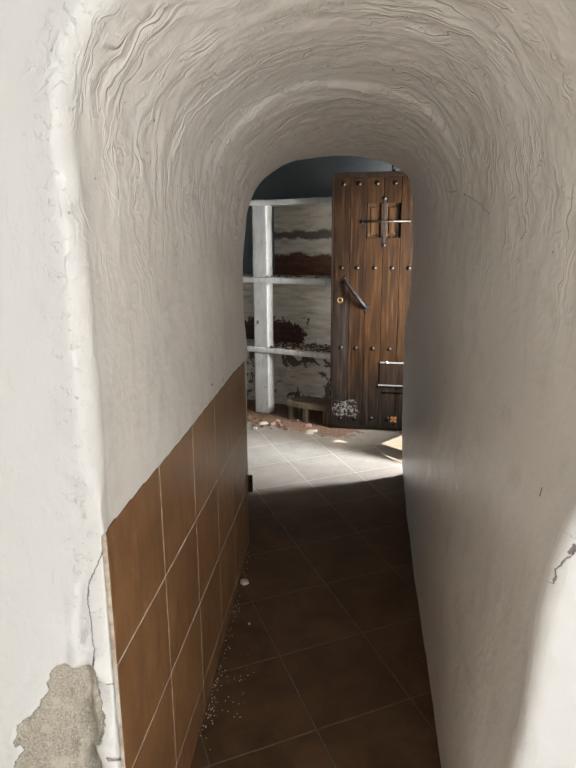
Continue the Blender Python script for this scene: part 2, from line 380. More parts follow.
# outward direction in the opening's plane
rim = G[0]; tang = np.gradient(rim, axis=0); nx, nz = -tang[:, 2], tang[:, 0]
ln = np.hypot(nx, nz) + 1e-9; nx, nz = nx / ln, nz / ln
zz = np.clip((rim[:, 2] - 1.45) / .25, 0, 1)
nz = nz * zz; nz = np.maximum(nz, 0); ln = np.hypot(nx, nz); nx, nz = nx / ln, nz / ln
k = np.ones(41) / 41
nx = np.convolve(np.pad(nx, 20, 'edge'), k, 'valid'); nz = np.convolve(np.pad(nz, 20, 'edge'), k, 'valid')
nz = np.where(rim[:, 2] < 1.3, 0, nz); ln = np.hypot(nx, nz); nx, nz = nx / ln, nz / ln
omax = np.minimum(1.45, (2.6 - rim[:, 2]) / np.maximum(nz, 1e-3))
rad = np.where(us < 4.2, .006, .035)                         # sharp where the tiles meet the front
rad = np.convolve(np.pad(rad, 12, 'edge'), np.ones(25) / 25, 'valid')
YF = .988
rings_front = []
for a in np.linspace(90, 0, 9, endpoint=False):              # from the front plane round into the tunnel
    a = math.radians(a)
    p = rim.copy(); p[:, 0] += nx * rad * (1 - math.cos(math.pi / 2 - (math.pi / 2 - a)) if False else rad * 0)
    c = 1 - math.cos(a); s = math.sin(a)
    p = rim.copy(); p[:, 0] += nx * rad * c; p[:, 2] += nz * rad * c; p[:, 1] = YF + rad * (1 - s)
    rings_front.append(p)
flat = []
offs = list(np.arange(.34, .012, -.0045)); offs = [1.45, 1.1, .8, .6, .48, .40] + offs
for o in offs:
    oo = np.minimum(o, omax * (o / 1.45) ** .5 if o > .3 else o)
    oo = np.minimum(oo, omax)
    p = rim.copy(); p[:, 0] += nx * (rad + oo); p[:, 2] += nz * (rad + oo); p[:, 2] = np.minimum(p[:, 2], 2.62); p[:, 1] = YF
    flat.append(p)
# blend of the first tunnel ring from the rounding end to ring 0
mids = []
for f in (.25, .5, .75):
    p = rim.copy(); p[:, 1] = (YF + rad) * (1 - f) + rim[:, 1] * f; mids.append(p)
# rear flare
rr = G[-1]; cen = np.array([.25, 0, 1.0]); rings_back = []
rnx = np.where(us < 6, -1.0, np.where(us > 20, 1.0, 0)); t = np.clip((us - 6) / 14, 0, 1)
ang = math.pi * (1 - t); rnx = np.cos(ang); rnz = np.maximum(0, np.sin(ang))
for a in (30, 60, 90):
    a = math.radians(a); r_ = .02; p = rr.copy()
    p[:, 0] += rnx * r_ * (1 - math.cos(a)); p[:, 2] += rnz * r_ * (1 - math.cos(a)); p[:, 1] += r_ * math.sin(a); rings_back.append(p)
for o in (.02, .06, .12, .22, .45, .9, 1.5):
    p = rings_back[2].copy(); w = np.where(rnx > .3, .20, 1.6)
    oo = np.minimum(o, w); oo = np.minimum(oo, (2.36 - rr[:, 2]) / np.maximum(rnz, 1e-3))
    p[:, 0] += rnx * oo; p[:, 2] = np.minimum(p[:, 2] + rnz * oo, 2.36); p[:, 1] += np.maximum(0, rnx) * oo * .04
    rings_back.append(p)
nf = len(flat) + len(rings_front) + len(mids)
ALL = np.array(flat + rings_front + mids + list(G) + rings_back)
NV = len(ALL)
# vertex normals
du = np.gradient(ALL, axis=1); dv = np.gradient(ALL, axis=0)
Nn = np.cross(dv, du); Nn /= (np.linalg.norm(Nn, axis=2, keepdims=True) + 1e-9)
mid = Nn[nf + 100, NU // 2]
if mid[2] > 0: Nn = -Nn                                      # point into the passage
# displacement
top_of_tiles = lambda y: .992 - .027 * (y - 1.0)
S = np.concatenate([[0], np.cumsum(np.linalg.norm(np.diff(G[60], axis=0), axis=1))])
disp = np.zeros((NV, NU)); vaultA = np.zeros((NV, NU)); arcA = np.zeros((NV, NU)); runA = np.zeros((NV, NU)); band = np.zeros((NV, NU)); depth_shade = np.zeros((NV, NU)); front_dim = np.zeros((NV, NU))
patch = np.full((NV, NU), .2); crack = np.full((NV, NU), .2); nick = np.full((NV, NU), .2)
nv3 = noise.noise
for i in range(NV):
    front = i < len(flat)
    back = i >= nf + len(G)
    for j in range(NU):
        x, y, z = ALL[i, j]; u = us[j]
        vault = min(1, max(0, (u - 5.6) / 2.6)) * min(1, max(0, (20.8 - u) / 2.4))
        if back:
            disp[i, j] = .004 * nv3(Vector((x * 4, y * 4, z * 4))); depth_shade[i, j] = .5; continue
        w1 = nv3(Vector((x * 2.3, y * 2.3, z * 2.3))); w2 = nv3(Vector((x * 5, y * 5 + 7, z * 5)))
        s_u = S[j]; d_v = y
        if i < len(flat) + len(rings_front):
            dr_ = abs(x - rim[j, 0]) if u < 6 or u > 20 else math.hypot(x - rim[j, 0], z - rim[j, 2])
            d_v = y - dr_; vault *= 1 - .9 * min(1, max(0, dr_ - .03) / .05)
        # strokes: long along the arch, short across it
        q = d_v + .10 * w2 + .09 * w1 + .030 * nv3(Vector((x * 9, y * 9, z * 9))) + .012 * nv3(Vector((x * 21, y * 21, z * 21)))
        deep = min(1, max(0, (y - 1.95) / .3)) if not front else 0
        s1 = nv3(Vector((s_u * 6.5, q * 13, 1.3))); s2 = nv3(Vector((s_u * 15 + 3 + 2 * w2, q * 36, 9.1 + w1 * 2)))
        e1 = max(0, 1 - 3.2 * abs(nv3(Vector((x * 10 + w2, y * 10, z * 10 + w1))))) ** 2
        e2 = max(0, 1 - 3.0 * abs(nv3(Vector((x * 24 + 2 * w1, y * 24, z * 24 + 2 * w2))))) ** 2
        r1 = (1 - abs(s1) * 2.2); r2 = (1 - abs(s2) * 2.2)
        r1 = max(0, r1) ** 2; r2 = max(0, r2) ** 2
        lump = nv3(Vector((x * 13, y * 13, z * 13)))
        D = .010 * w1 + .004 * w2
        pat = min(1, max(0, .35 + 2.6 * nv3(Vector((x * 4.9 + 5, y * 4.9, z * 4.9)))))
        lump2 = nv3(Vector((x * 27, y * 27, z * 27)))
        D += vault * (.0016 * r1 * pat + .0016 * s1 + .0042 * lump + .0018 * lump2) * (1 + .6 * deep) * (1 - .75 * min(1, max(0, (i - nf - 235) / 40)))
        D += (1 - vault) * (.0014 * lump + .0007 * e1 + .0005 * e2)
        vaultA[i, j] = vault; arcA[i, j] = s_u; runA[i, j] = d_v
        if front or i < nf:                                  # front face is flatter, with an old lumpy band near the arris
            dist = abs(x - rim[j, 0]) if u < 6 or u > 20 else math.hypot(x - rim[j, 0], z - rim[j, 2])
            k1 = min(1, dist / .05); D = D * (1 - .75 * k1)
            bnd = math.exp(-((dist - .035) / .028) ** 2); band[i, j] = bnd * (1.0 if u < 13 else .25)
            D += bnd * .004 * nv3(Vector((x * 26, 3, z * 19)))
            D += bnd * .0025 * max(0, 1 - 3 * abs(nv3(Vector((x * 30, 8, z * 9)))))
            front_dim[i, j] = .5 + .5 * min(1, max(0, (dist + .012 * w2) / .03))
        else:
            depth = min(1, max(0, (y - 1.2) / 1.8)); depth_shade[i, j] = .30 * depth; front_dim[i, j] = .5 * max(0, 1 - (y - 1.0) / .09)
        if u < 6:
            tt = top_of_tiles(max(1.0, y))
            if z < tt + .002 and not front and i >= len(flat) + 3: D = D * .15 - .012
            elif z < tt + .03: D = D * (.3 + .7 * (z - tt) / .03) + .003 * (1 - (z - tt) / .03)
        if z < .05: D *= .4
        if abs(y - ALL[nf, j, 1]) < .02 and u < 4: D *= .3
        disp[i, j] = D
# painted-on facts of the front face: bare render patch, hairline crack, chipped nicks
PATCH = [(-.419, .754), (-.405, .757), (-.39, .749), (-.372, .752), (-.353, .758), (-.345, .735), (-.346, .715), (-.339, .677), (-.332, .645), (-.331, .63), (-.347, .613), (-.352, .557), (-.345, .518), (-.35, .40), (-.38, .30), (-.47, .28), (-.54, .36), (-.53, .45), (-.511, .52), (-.505, .559), (-.494, .585), (-.508, .600), (-.502, .629), (-.465, .663), (-.445, .697), (-.429, .735)]
def seg_d(px, pz, a, b):
    ax, az = a; bx, bz = b; dx, dz = bx - ax, bz - az; L2 = dx * dx + dz * dz + 1e-12
    t = np.clip(((px - ax) * dx + (pz - az) * dz) / L2, 0, 1); ex, ez = px - ax - t * dx, pz - az - t * dz
    return np.hypot(ex, ez), np.sign(dx * (pz - az) - dz * (px - ax)), t
nfl = len(flat) + len(rings_front)
X, Y_, Z = ALL[:nfl, :, 0], ALL[:nfl, :, 1], ALL[:nfl, :, 2]
dmin = np.full(X.shape, 9.); inside = np.zeros(X.shape, bool)
for a, b in zip(PATCH, PATCH[1:] + PATCH[:1]):
    d, _, _ = seg_d(X, Z, a, b); dmin = np.minimum(dmin, d)
    cond = ((a[1] > Z) != (b[1] > Z)) & (X < (b[0] - a[0]) * (Z - a[1]) / (b[1] - a[1] + 1e-12) + a[0]); inside ^= cond
lf = X < 0
patch[:nfl] = np.where(lf, np.where(inside, -dmin, dmin), .2)
disp[:nfl] -= np.where(lf, np.clip((.002 - patch[:nfl]) / .006, 0, 1) * .006, 0)
def polyline(A, Bc, pts, target, sl, closed=False):
    best = np.full(A.shape, 9.); val = np.full(A.shape, .2)
    for a, b in zip(pts, pts[1:]):
        d, s, t = seg_d(A, Bc, a, b); m = d < best; best = np.where(m, d, best); val = np.where(m, d * np.where(s == 0, 1, s), val)
    # beyond the ends the signed distance must not change sign
    e = np.minimum(np.hypot(A - pts[0][0], Bc - pts[0][1]), np.hypot(A - pts[-1][0], Bc - pts[-1][1]))
    endz = (e <= best * 1.0001)
    val = np.where(endz, np.maximum(best, .004), val)
    cur = target[sl]; target[sl] = np.where(np.abs(val) < np.abs(cur), val, cur)
FS = slice(0, nfl)
CR = [(-.318, .992), (-.326, .964), (-.338, .935), (-.353, .906), (-.355, .876), (-.351, .826), (-.349, .775), (-.35, .75)]
polyline(X, Z, CR, crack, FS)
polyline(X, Z, [(-.350, .719), (-.320, .718)], crack, FS)
polyline(X, Z, [(.512, .975), (.502, .95), (.492, .936), (.482, .912), (.479, .882)], crack, FS)
def nicks(lst, A, Bc, sl, w):
    for pts in lst:
        for a, b in zip(pts, pts[1:]):
            d, _, _ = seg_d(A, Bc, a, b); d = d - w; nick[sl] = np.minimum(nick[sl], d)
nicks([[(-.333, .648), (-.334, .60), (-.327, .585)], [(-.347, .53), (-.340, .512)], [(-.351, .756), (-.348, .772)], [(-.3235, .80), (-.3235, .79)], [(-.3235, .72), (-.3225, .66)]], X, Z, FS, .0006)
nicks([[(-.346, .525), (-.350, .500)]], X, Z, FS, .004)
nicks([[(.506, .966), (.499, .950)]], X, Z, FS, .002)
TS = slice(nf, nf + len(G)); YY, ZT = ALL[TS, :, 1], ALL[TS, :, 2]
rw = ALL[TS, :, 0] > .3
YR = np.where(rw, YY, 99)
for pl in [[(2.40, 1.658), (2.28, 1.642), (2.16, 1.640)], [(2.024, 1.618), (1.96, 1.606), (1.903, 1.594), (1.82, 1.570), (1.74, 1.552)], [(1.135, 1.517), (1.10, 1.522), (1.068, 1.515), (1.045, 1.500), (1.040, 1.472)], [(1.49, 1.486), (1.45, 1.505)], [(2.958, .979), (2.975, .93), (2.97, .892)], [(2.40, .944), (2.317, .931)], [(2.198, .983), (2.251, .947)]]:
    polyline(YR, ZT, pl, crack, TS)
nicks([[(1.17, 1.494), (1.153, 1.486)], [(1.29, 1.462), (1.282, 1.460)], [(1.106, 1.468), (1.098, 1.450)], [(1.162, 1.001), (1.157, .988)], [(1.797, .05), (1.790, .03)], [(1.956, .167), (1.950, .153)], [(2.04, 1.622), (2.02, 1.617)]], YR, ZT, TS, .0018)
nicks([[(3.70, 1.76), (3.69, 1.755)], [(3.64, 1.70), (3.62, 1.69)]], YR, ZT, TS, .006)
YLft = np.where(ALL[TS, :, 0] < 0, YY, 99)
nicks([[(1.9, 1.76), (1.905, 1.76)], [(1.35, 1.73), (1.353, 1.73)], [(2.2, .985), (2.23, .99)], [(2.0, 1.02), (2.02, 1.015)], [(1.6, 1.62), (1.602, 1.62)]], YLft, ZT, TS, .002)

PT = ALL + Nn * disp[:, :, None]
# floor-line must stay on the floor
PT[:, 0, 2] = 0; PT[:, -1, 2] = 0
dU = np.gradient(PT, axis=1); dV = np.gradient(PT, axis=0); NF = np.cross(dV, dU); NF /= (np.linalg.norm(NF, axis=2, keepdims=True) + 1e-9)
if np.sum(NF * Nn) < 0: NF = -NF
def grid_part(name, j0, j1):
    P = PT[:, j0:j1 + 1]; v, u = P.shape[:2]
    me = bpy.data.meshes.new(name)
    idx = np.arange(v * u).reshape(v, u)
    f = np.stack([idx[:-1, :-1], idx[1:, :-1], idx[1:, 1:], idx[:-1, 1:]], -1).reshape(-1, 4)
    # drop collapsed quads
    C = P.reshape(-1, 3); e1 = C[f[:, 2]] - C[f[:, 0]]; e2 = C[f[:, 3]] - C[f[:, 1]]; cr = np.cross(e1, e2); ar = np.linalg.norm(cr, axis=1)
    keep = ar > 1e-9
    nrm = NF[:, j0:j1 + 1].reshape(-1, 3)
    flip = np.sum(cr * nrm[f[:, 0]]) < 0
    f = f[keep]
    if flip: f = f[:, ::-1]
    me.vertices.add(v * u); me.vertices.foreach_set('co', C.astype(np.float32).ravel())
    me.loops.add(len(f) * 4); me.loops.foreach_set('vertex_index', f.astype(np.int32).ravel())
    me.polygons.add(len(f)); me.polygons.foreach_set('loop_start', np.arange(0, len(f) * 4, 4, dtype=np.int32))
    me.polygons.foreach_set('use_smooth', np.ones(len(f), bool))
    me.update(calc_edges=True)
    for nm, A in (('patch', patch), ('crack', crack), ('nick', nick), ('vault', vaultA), ('arc', arcA), ('run', runA), ('band', band), ('depth_shade', depth_shade), ('front_dim', front_dim)):
        a = me.attributes.new(nm, 'FLOAT', 'POINT'); a.data.foreach_set('value', A[:, j0:j1 + 1].astype(np.float32).ravel())
    me.normals_split_custom_set_from_vertices(nrm.astype(np.float32).tolist())
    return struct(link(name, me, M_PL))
ja, jb = int(np.searchsorted(us, 7.5)), int(np.searchsorted(us, 18.5))
grid_part('wall_left', 0, ja); grid_part('ceiling', ja, jb); grid_part('wall_right', jb, NU - 1)

# ------------------------------------------------------------------ tiled wainscot
def set_face_attr(me, name, vals):
    a = me.attributes.new(name, 'FLOAT', 'FACE'); a.data.foreach_set('value', np.array(vals, np.float32))
row = [lambda y: top_of_tiles(y), lambda y: .718 - .060 * (y - 1.0), lambda y: .455 - .085 * (y - 1.0), lambda y: .185 - .105 * (y - 1.0)]
cols = [1.006, 1.352, 1.703, 2.052, 2.400, 2.752, 2.862]
bm = bmesh.new(); ids = []
dirv = Vector((.0665, 1, 0)).normalized(); nrmv = Vector((dirv.y, -dirv.x, 0))
def wp(y, z, d): p = Vector((LW(y), y, z)) + nrmv * d; return p
g = .0030
for c in range(len(cols) - 1):
    ya, yb = cols[c], cols[c + 1]
    ya2, yb2 = ya + (g + .0008 if c else 0), yb - g - .0008
    for r in range(4):
        def lo(y): return (row[r + 1](y) + g) if r < 3 else .001
        def hi(y): return row[r](y) - (g if r else 0)
        if hi(yb) - .001 < .02: 
            if hi(ya) < .02: continue
        jit = random.uniform(-.0002, .0002)
        zlo = (max(lo(ya), .001), max(lo(yb), .001)); zhi = (hi(ya), hi(yb))
        if zhi[1] <= zlo[1] + .004: zhi = (zhi[0], zlo[1] + .004)
        n0 = len(bm.faces); b = .0008
        O = [wp(ya2, zlo[0], -.010), wp(yb2, zlo[1], -.010), wp(yb2, zhi[1], -.010), wp(ya2, zhi[0], -.010)]
        Fm = [wp(ya2, zlo[0], -b + jit), wp(yb2, zlo[1], -b + jit), wp(yb2, zhi[1], -b + jit), wp(ya2, zhi[0], -b + jit)]
        Fi = [wp(ya2 + b, zlo[0] + b, jit), wp(yb2 - b, zlo[1] + b, jit), wp(yb2 - b, zhi[1] - b, jit), wp(ya2 + b, zhi[0] - b, jit)]
        A = [bm.verts.new(p) for p in O]; B = [bm.verts.new(p) for p in Fm]; Cc = [bm.verts.new(p) for p in Fi]
        bm.faces.new(Cc)
        for q in range(4):
            w = (q + 1) % 4; bm.faces.new([A[q], A[w], B[w], B[q]]); bm.faces.new([B[q], B[w], Cc[w], Cc[q]])
        idv = random.random(); ids += [idv] * (len(bm.faces) - n0)
me = bpy.data.meshes.new('trim_1'); bm.to_mesh(me); bm.free()
set_face_attr(me, 'tile_id', ids)
trim = struct(link('trim_1', me, M_TILE)); trim['label'] = 'brown glazed tile wainscot along the left side of the passage'
bm = bmesh.new(); n = 60
gv = []
for i in range(n + 1):
    y = 1.004 + (2.860 - 1.004) * i / n; gv.append([bm.verts.new(wp(y, .0, -.0012)), bm.verts.new(wp(y, row[0](y) - .002, -.0012)), bm.verts.new(wp(y, row[0](y) - .002, -.012)), bm.verts.new(wp(y, 0, -.012))])
for a, b in zip(gv, gv[1:]):
    for q in range(3): bm.faces.new([a[q], a[q + 1], b[q + 1], b[q]])
bm.faces.new(gv[0]); bm.faces.new(gv[-1][::-1])
from_bm('grout_bed', bm, M_GROUT, trim)

# ------------------------------------------------------------------ floor
xs = np.linspace(-1.8, 2.0, 77); ys = np.concatenate([np.linspace(-3, 3.4, 65, endpoint=False), np.linspace(3.4, 6.2, 113)])
O = np.array([.400, 1.758]); Bv = np.array([.318, .133]); Av = np.array([-.120, .350]); Minv = np.linalg.inv(np.array([Bv, Av]).T)
vv = []; 
for y in ys:
    for x in xs: vv.append((x, y, 0))
nx_ = len(xs); ff = [(r * nx_ + c, r * nx_ + c + 1, (r + 1) * nx_ + c + 1, (r + 1) * nx_ + c) for r in range(len(ys) - 1) for c in range(nx_ - 1)]
me = bpy.data.meshes.new('floor'); me.from_pydata(vv, [], ff)
uvl = me.uv_layers.new(name='UVMap')
V2 = np.array(vv)[:, :2]; UV = (V2 - O) @ Minv.T
li = np.zeros(len(me.loops), np.int32); me.loops.foreach_get('vertex_index', li)
uvl.data.foreach_set('uv', UV[li].astype(np.float32).ravel())
SX, SY = -.285, 5.2; EX = Vector((.882, -.471, 0)); EY = Vector((.471, .882, 0)); SROT = math.atan2(-.471, .882)
dust = []; rub = []
for x, y in V2:
    ly = (x - SX) * EY.x + (y - SY) * EY.y                    # distance in front of (<0) or behind the shelf fronts
    dust.append(min(1, max(0, (y - 3.15) / .9)))
    rub.append(min(1, max(0, (ly + .55) / .50)) * min(1, max(0, (.75 - x) / .35)))
for nm, A in (('dust', dust), ('rubble', rub)):
    a = me.attributes.new(nm, 'FLOAT', 'POINT'); a.data.foreach_set('value', np.array(A, np.float32))
struct(link('floor', me, M_FLOOR))
bm = bmesh.new(); box(bm, -1.8, 2.0, -3, .978, .0, .006)  # unseen near floor, made pale to bounce light up into the vault
struct(from_bm('floor_near_bounce', bm, mat_plain_wall('pale_bounce_floor', (.52, .48, .42), (.62, .58, .52))))

# ------------------------------------------------------------------ far room shell
bm = bmesh.new(); box(bm, -1.5, 2.30, 0, .15, 0, 2.40)
bw = struct(from_bm('wall_back', bm, M_BACK, loc=(SX + EY.x * .34, SY + EY.y * .34, 0), rot=(0, 0, SROT)))
def slab(name, mat, *a, loc=(0, 0, 0), rz=0):
    bm = bmesh.new(); box(bm, *a); return struct(from_bm(name, bm, mat, loc=loc, rot=(0, 0, rz)))
bm = bmesh.new(); cp = [(-1.8, 2.8), (-.2, 2.8), (.95, 3.66), (1.06, 3.80), (1.12, 3.93), (1.76, 4.58), (1.76, 6.4), (-1.8, 6.4)]
lo = [bm.verts.new((x, y, 2.36)) for x, y in cp]; hi = [bm.verts.new((x, y, 2.44)) for x, y in cp]
bm.faces.new(lo[::-1]); bm.faces.new(hi)
for i in range(len(cp)): bm.faces.new([lo[i], lo[(i + 1) % len(cp)], hi[(i + 1) % len(cp)], hi[i]])
struct(from_bm('ceiling_far', bm, M_BLUE))
slab('wall_far_left', M_BLUE, -1.76, -1.66, 2.86, 6.4, 0, 2.36)  # unseen wall, coloured dark to cut bounce into the passage
# unseen right wall, slant and opening shaped to cast the sun patch
P1 = (1.036, 3.884); wr = math.atan2(.71, .70)
def swall(name, s0, s1, z0, z1): return slab(name, M_ROOM, s0, s1, -.08, 0, z0, z1, loc=(*P1, 0), rz=wr)
swall('wall_far_right', .55, 1.0, 0, 2.36)
swall('wall_far_right_sill', .02, .55, 0, .72); swall('wall_far_right_lintel', .02, .55, 1.62, 2.36); slab('fan_edge_board', M_ROOM, .860, 1.06, 3.884, 3.899, 0, 2.36)  # sill height set to limit floor light; end board added to edge the fan
slab('lamp_pocket_stop', M_ROOM, .985, 1.06, 3.77, 3.8795, 0, 2.36)  # unseen block added to close the pocket round the fan lamp
# ------------------------------------------------------------------ near room shell (where the photographer stands)
slab('ceiling_near', M_ROOM, -1.9, 2.0, -3.0, .99, 2.6, 2.7)
slab('wall_near_left', M_ROOM, -1.9, -1.8, -3.0, .99, 0, 2.6)
slab('wall_near_right', M_ROOM, 2.0, 2.1, -3.0, .99, 0, 2.6)

# ------------------------------------------------------------------ built-in shelves
sh = empty('shelf_unit', (SX, SY, 0), SROT)
tag(sh, 'whitewashed built-in shelves with a square post, left of the studded door', 'shelves')
def soft_box(name, mat, dims, parent, seed, cut=.03, amp=.004, bev=.006):
    bm = bmesh.new(); box(bm, *dims); dense(bm, cut)
    o = from_bm(name, bm, mat, parent, smooth=True)
    wobble(o, amp, 9, seed); wobble(o, amp * .5, 30, seed)
    md = o.modifiers.new('b', 'BEVEL'); md.width = bev; md.segments = 2; md.limit_method = 'ANGLE'; md.angle_limit = math.radians(50)
    return o
soft_box('upright_post', M_WW, (.0, .135, .0, .10, 0, 1.745), sh, 2)
for z0, z1, x0, sd in ((1.732, 1.775, -.02, 3), (1.118, 1.165, -.30, 4), (.535, .578, -.30, 5)):
    soft_box('shelf_board', M_WW2, (x0, .86, -.012, .335, z0, z1), sh, sd)
# rust-brown rubble lying on the two lower boards
bm = bmesh.new(); random.seed(3)
def chip_verts(bm, c, r, h, rz, n=6):
    pts = []; 
    for i in range(n):
        a = 2 * math.pi * i / n; rr_ = r * random.uniform(.6, 1.1); pts.append((c[0] + rr_ * math.cos(a + rz), c[1] + rr_ * .6 * math.sin(a + rz)))
    lo = [bm.verts.new((x, y, c[2])) for x, y in pts]; hi = [bm.verts.new((c[0] + (x - c[0]) * .8, c[1] + (y - c[1]) * .8, c[2] + h * random.uniform(.5, 1.1))) for x, y in pts]
    bm.faces.new(lo[::-1]); bm.faces.new(hi)
    for i in range(n): bm.faces.new([lo[i], lo[(i + 1) % n], hi[(i + 1) % n], hi[i]])
for k in range(420):
    zt = .580
    x = random.uniform(.02, .84); y = random.uniform(.01, .32) ** 1.0; chip_verts(bm, (x, y, zt), random.uniform(.006, .018), random.uniform(.003, .012), random.random() * 6)
for k in range(150):
    x = random.uniform(.14, .84); y = random.uniform(.03, .32); chip_verts(bm, (x, y, 1.166), random.uniform(.005, .015), random.uniform(.003, .009), random.random() * 6)
ru = from_bm('shelf_rubble', bm, M_CHIPB, loc=(SX, SY, 0), rot=(0, 0, SROT)); ru['kind'] = 'stuff'; ru['category'] = 'rubble'
ru['label'] = 'rust brown crumbs of rubble strewn over the lower shelves'

# ------------------------------------------------------------------ low stool under the shelves
st = empty('low_stool', (-.02, 4.975, 0), SROT + .03)
tag(st, 'small weathered wooden stool standing on the floor under the lowest shelf', 'stool')
bm = bmesh.new(); out = [(-.005, .05), (.0, .012), (.165, -.012), (.36, -.012), (.385, .03), (.385, .20), (.34, .245), (.06, .245), (.0, .18)]
lo = [bm.verts.new((x, y, .115)) for x, y in out]; hi = [bm.verts.new((x, y, .155)) for x, y in out]
bm.faces.new(lo[::-1]); bm.faces.new(hi)
for i in range(len(out)): bm.faces.new([lo[i], lo[(i + 1) % len(out)], hi[(i + 1) % len(out)], hi[i]])
bmesh.ops.bevel(bm, geom=list(bm.edges), offset=.005, segments=2, affect='EDGES')
from_bm('seat', bm, M_STOOL, st)
for x, y in ((.012, .02), (.155, .0), (.33, .01), (.02, .19), (.33, .19)):
    bm = bmesh.new(); box(bm, x, x + .042, y, y + .04, 0, .118, .005); from_bm('leg', bm, M_STOOL, st)

# ------------------------------------------------------------------ the studded door leaf
DROT = math.atan2(-.116, .561)
dr = empty('wooden_door', (.341, 4.729, 0), DROT)
tag(dr, 'old brown plank door with iron studs and a small barred hatch', 'door'); dr['kind'] = 'thing'
H = 1.90; W = .605; TH = .05
bounds = [.004, .127, .245, .368, .492, W]
ox0, ox1, oz0, oz1 = .252, .508, 1.473, 1.722
bm = bmesh.new(); pid = []
def plank(x0, x1, z0, z1, idv):
    n0 = len(bm.faces); box(bm, x0 + .0015, x1 - .0015, 0, TH - .012, z0, z1, .003, 2); pid.extend([idv] * (len(bm.faces) - n0))
random.seed(5); pv = [.35, .55, .95, .8, .6]
for i in range(5):
    a, b = bounds[i], bounds[i + 1]; z0 = .018 + random.uniform(-.004, .004)
    if i in (2, 3):
        plank(a, b, z0, oz0, pv[i]); plank(a, b, oz1, H, pv[i])
        if i == 3: pass
    else: plank(a, b, z0, H, pv[i])
me = bpy.data.meshes.new('plank_panel'); bmesh.ops.recalc_face_normals(bm, faces=bm.faces); bm.to_mesh(me); bm.free(); set_face_attr(me, 'plank_id', pid)
link('plank_panel', me, M_DOOR, dr)
bm = bmesh.new(); box(bm, 0, ox0 - .02, TH - .013, TH, .01, H - .004, .002); box(bm, ox1 + .01, W, TH - .013, TH, .01, H - .004, .002)
box(bm, ox0 - .02, ox1 + .01, TH - .013, TH, .01, oz0 - .01, .002); box(bm, ox0 - .02, ox1 + .01, TH - .013, TH, oz1 + .01, H - .004, .002)
box(bm, ox0 - .03, ox1 + .02, TH, TH + .006, oz0 - .02, oz1 + .02)  # dark board added behind the hatch so its open gap reads black
from_bm('backing_board', bm, M_DARKW, dr)
bm = bmesh.new(); box(bm, -.010, .003, -.004, TH + .004, .008, H + .006, .002); from_bm('edge_strip', bm, M_DARKW, dr)
bm = bmesh.new(); box(bm, .0, W - .012, -.012, TH + .004, H, H + .036, .004); box(bm, W - .034, W - .012, -.012, .02, H - .07, H, .003); from_bm('top_rail', bm, M_DARKW, dr)
bm = bmesh.new(); box(bm, .002, W, -.004, .0, .012, .034, .0015); from_bm('bottom_strip', bm, M_DARKW, dr)
# studs
def stud_mesh(r, sq=False):
    bm = bmesh.new(); bmesh.ops.create_uvsphere(bm, u_segments=12, v_segments=8, radius=1)
    for v in bm.verts: v.co = Vector((v.co.x * r, v.co.y * r * .7, v.co.z * r))
    bmesh.ops.delete(bm, geom=[v for v in bm.verts if v.co.y > r * .1], context='VERTS')
    me = bpy.data.meshes.new('stud'); bm.to_mesh(me); bm.free(); me.materials.append(M_STUD)
    for p in me.polygons: p.use_smooth = True
    return me
sm_ = stud_mesh(.0165)
cx = [.070, .183, .312, .440, .563]
pos = [(x + .006, 1.857) for x in cx[:4]] + [(x, 1.258) for x in cx] + [(x, .653) for x in cx] + [(x, .082 + x * .04) for x in cx] + [(.372, 1.752), (.376, 1.424), (.212, 1.590), (.549, 1.592)]
for x, z in pos:
    o = bpy.data.objects.new('stud', sm_); COL.objects.link(o); o.parent = dr; o.location = (x, .001, z)
# hatch: shutter behind, grille bars in front
bm = bmesh.new(); sh0 = TH - .018
box(bm, ox0 - .01, ox1 - .028, sh0 + .004, sh0 + .016, oz0 - .004, oz1 + .004)
for a, b in ((ox0 + .0, .352), (.384, ox1 - .032)):
    box(bm, a + .022, b - .014, sh0 - .004, sh0 + .006, oz0 + .03, oz1 - .03, .005, 2)
    for q in (a, b - .010): box(bm, q, q + .012, sh0 - .008, sh0 + .006, oz0, oz1, .002)
    for q in (oz0, oz1 - .016): box(bm, a + .012, b - .01, sh0 - .006, sh0 + .006, q, q + .016, .002)
from_bm('hatch_shutter', bm, M_SHUT, dr)
bm = bmesh.new(); box(bm, ox0, ox0 + .003, -.001, TH, oz0, oz1); box(bm, ox1 - .003, ox1, -.001, TH, oz0, oz1); box(bm, ox0, ox1, -.001, TH, oz1 - .003, oz1); box(bm, ox0, ox1, -.001, TH, oz0, oz0 + .003)
from_bm('hatch_lining', bm, M_DARKW, dr)
bm = bmesh.new(); cyl(bm, (.212, -.008, 1.590), (.549, -.008, 1.592), .0068); from_bm('grille_bar', bm, M_BAR, dr, True)
bm = bmesh.new(); box(bm, .365, .384, -.004, .010, 1.424, 1.752, .003); from_bm('grille_bar', bm, M_IRON, dr)
# pull handle
bm = bmesh.new(); hp = [(.092, .0, 1.166), (.100, -.018, 1.156), (.135, -.036, 1.116), (.180, -.044, 1.062), (.222, -.038, 1.008), (.252, -.020, .972), (.262, .0, .962)]
hr = [.011, .010, .012, .0155, .0145, .011, .010]
tube(bm, hp, hr, 12, 6)
hd = from_bm('pull_handle', bm, M_IRON, dr, True)
bm = bmesh.new()
for (x, z), rz in (((.090, 1.170), .75), ((.262, .960), .75)):
    n0 = list(bm.verts); box(bm, -.017, .017, -.006, .002, -.024, .024, .003)
    nv = [v for v in bm.verts if v not in n0]; bmesh.ops.rotate(bm, verts=nv, cent=(0, 0, 0), matrix=Matrix.Rotation(rz, 3, 'Y')); bmesh.ops.translate(bm, verts=nv, vec=(x, 0, z))
from_bm('handle_plate', bm, M_IRON, hd)
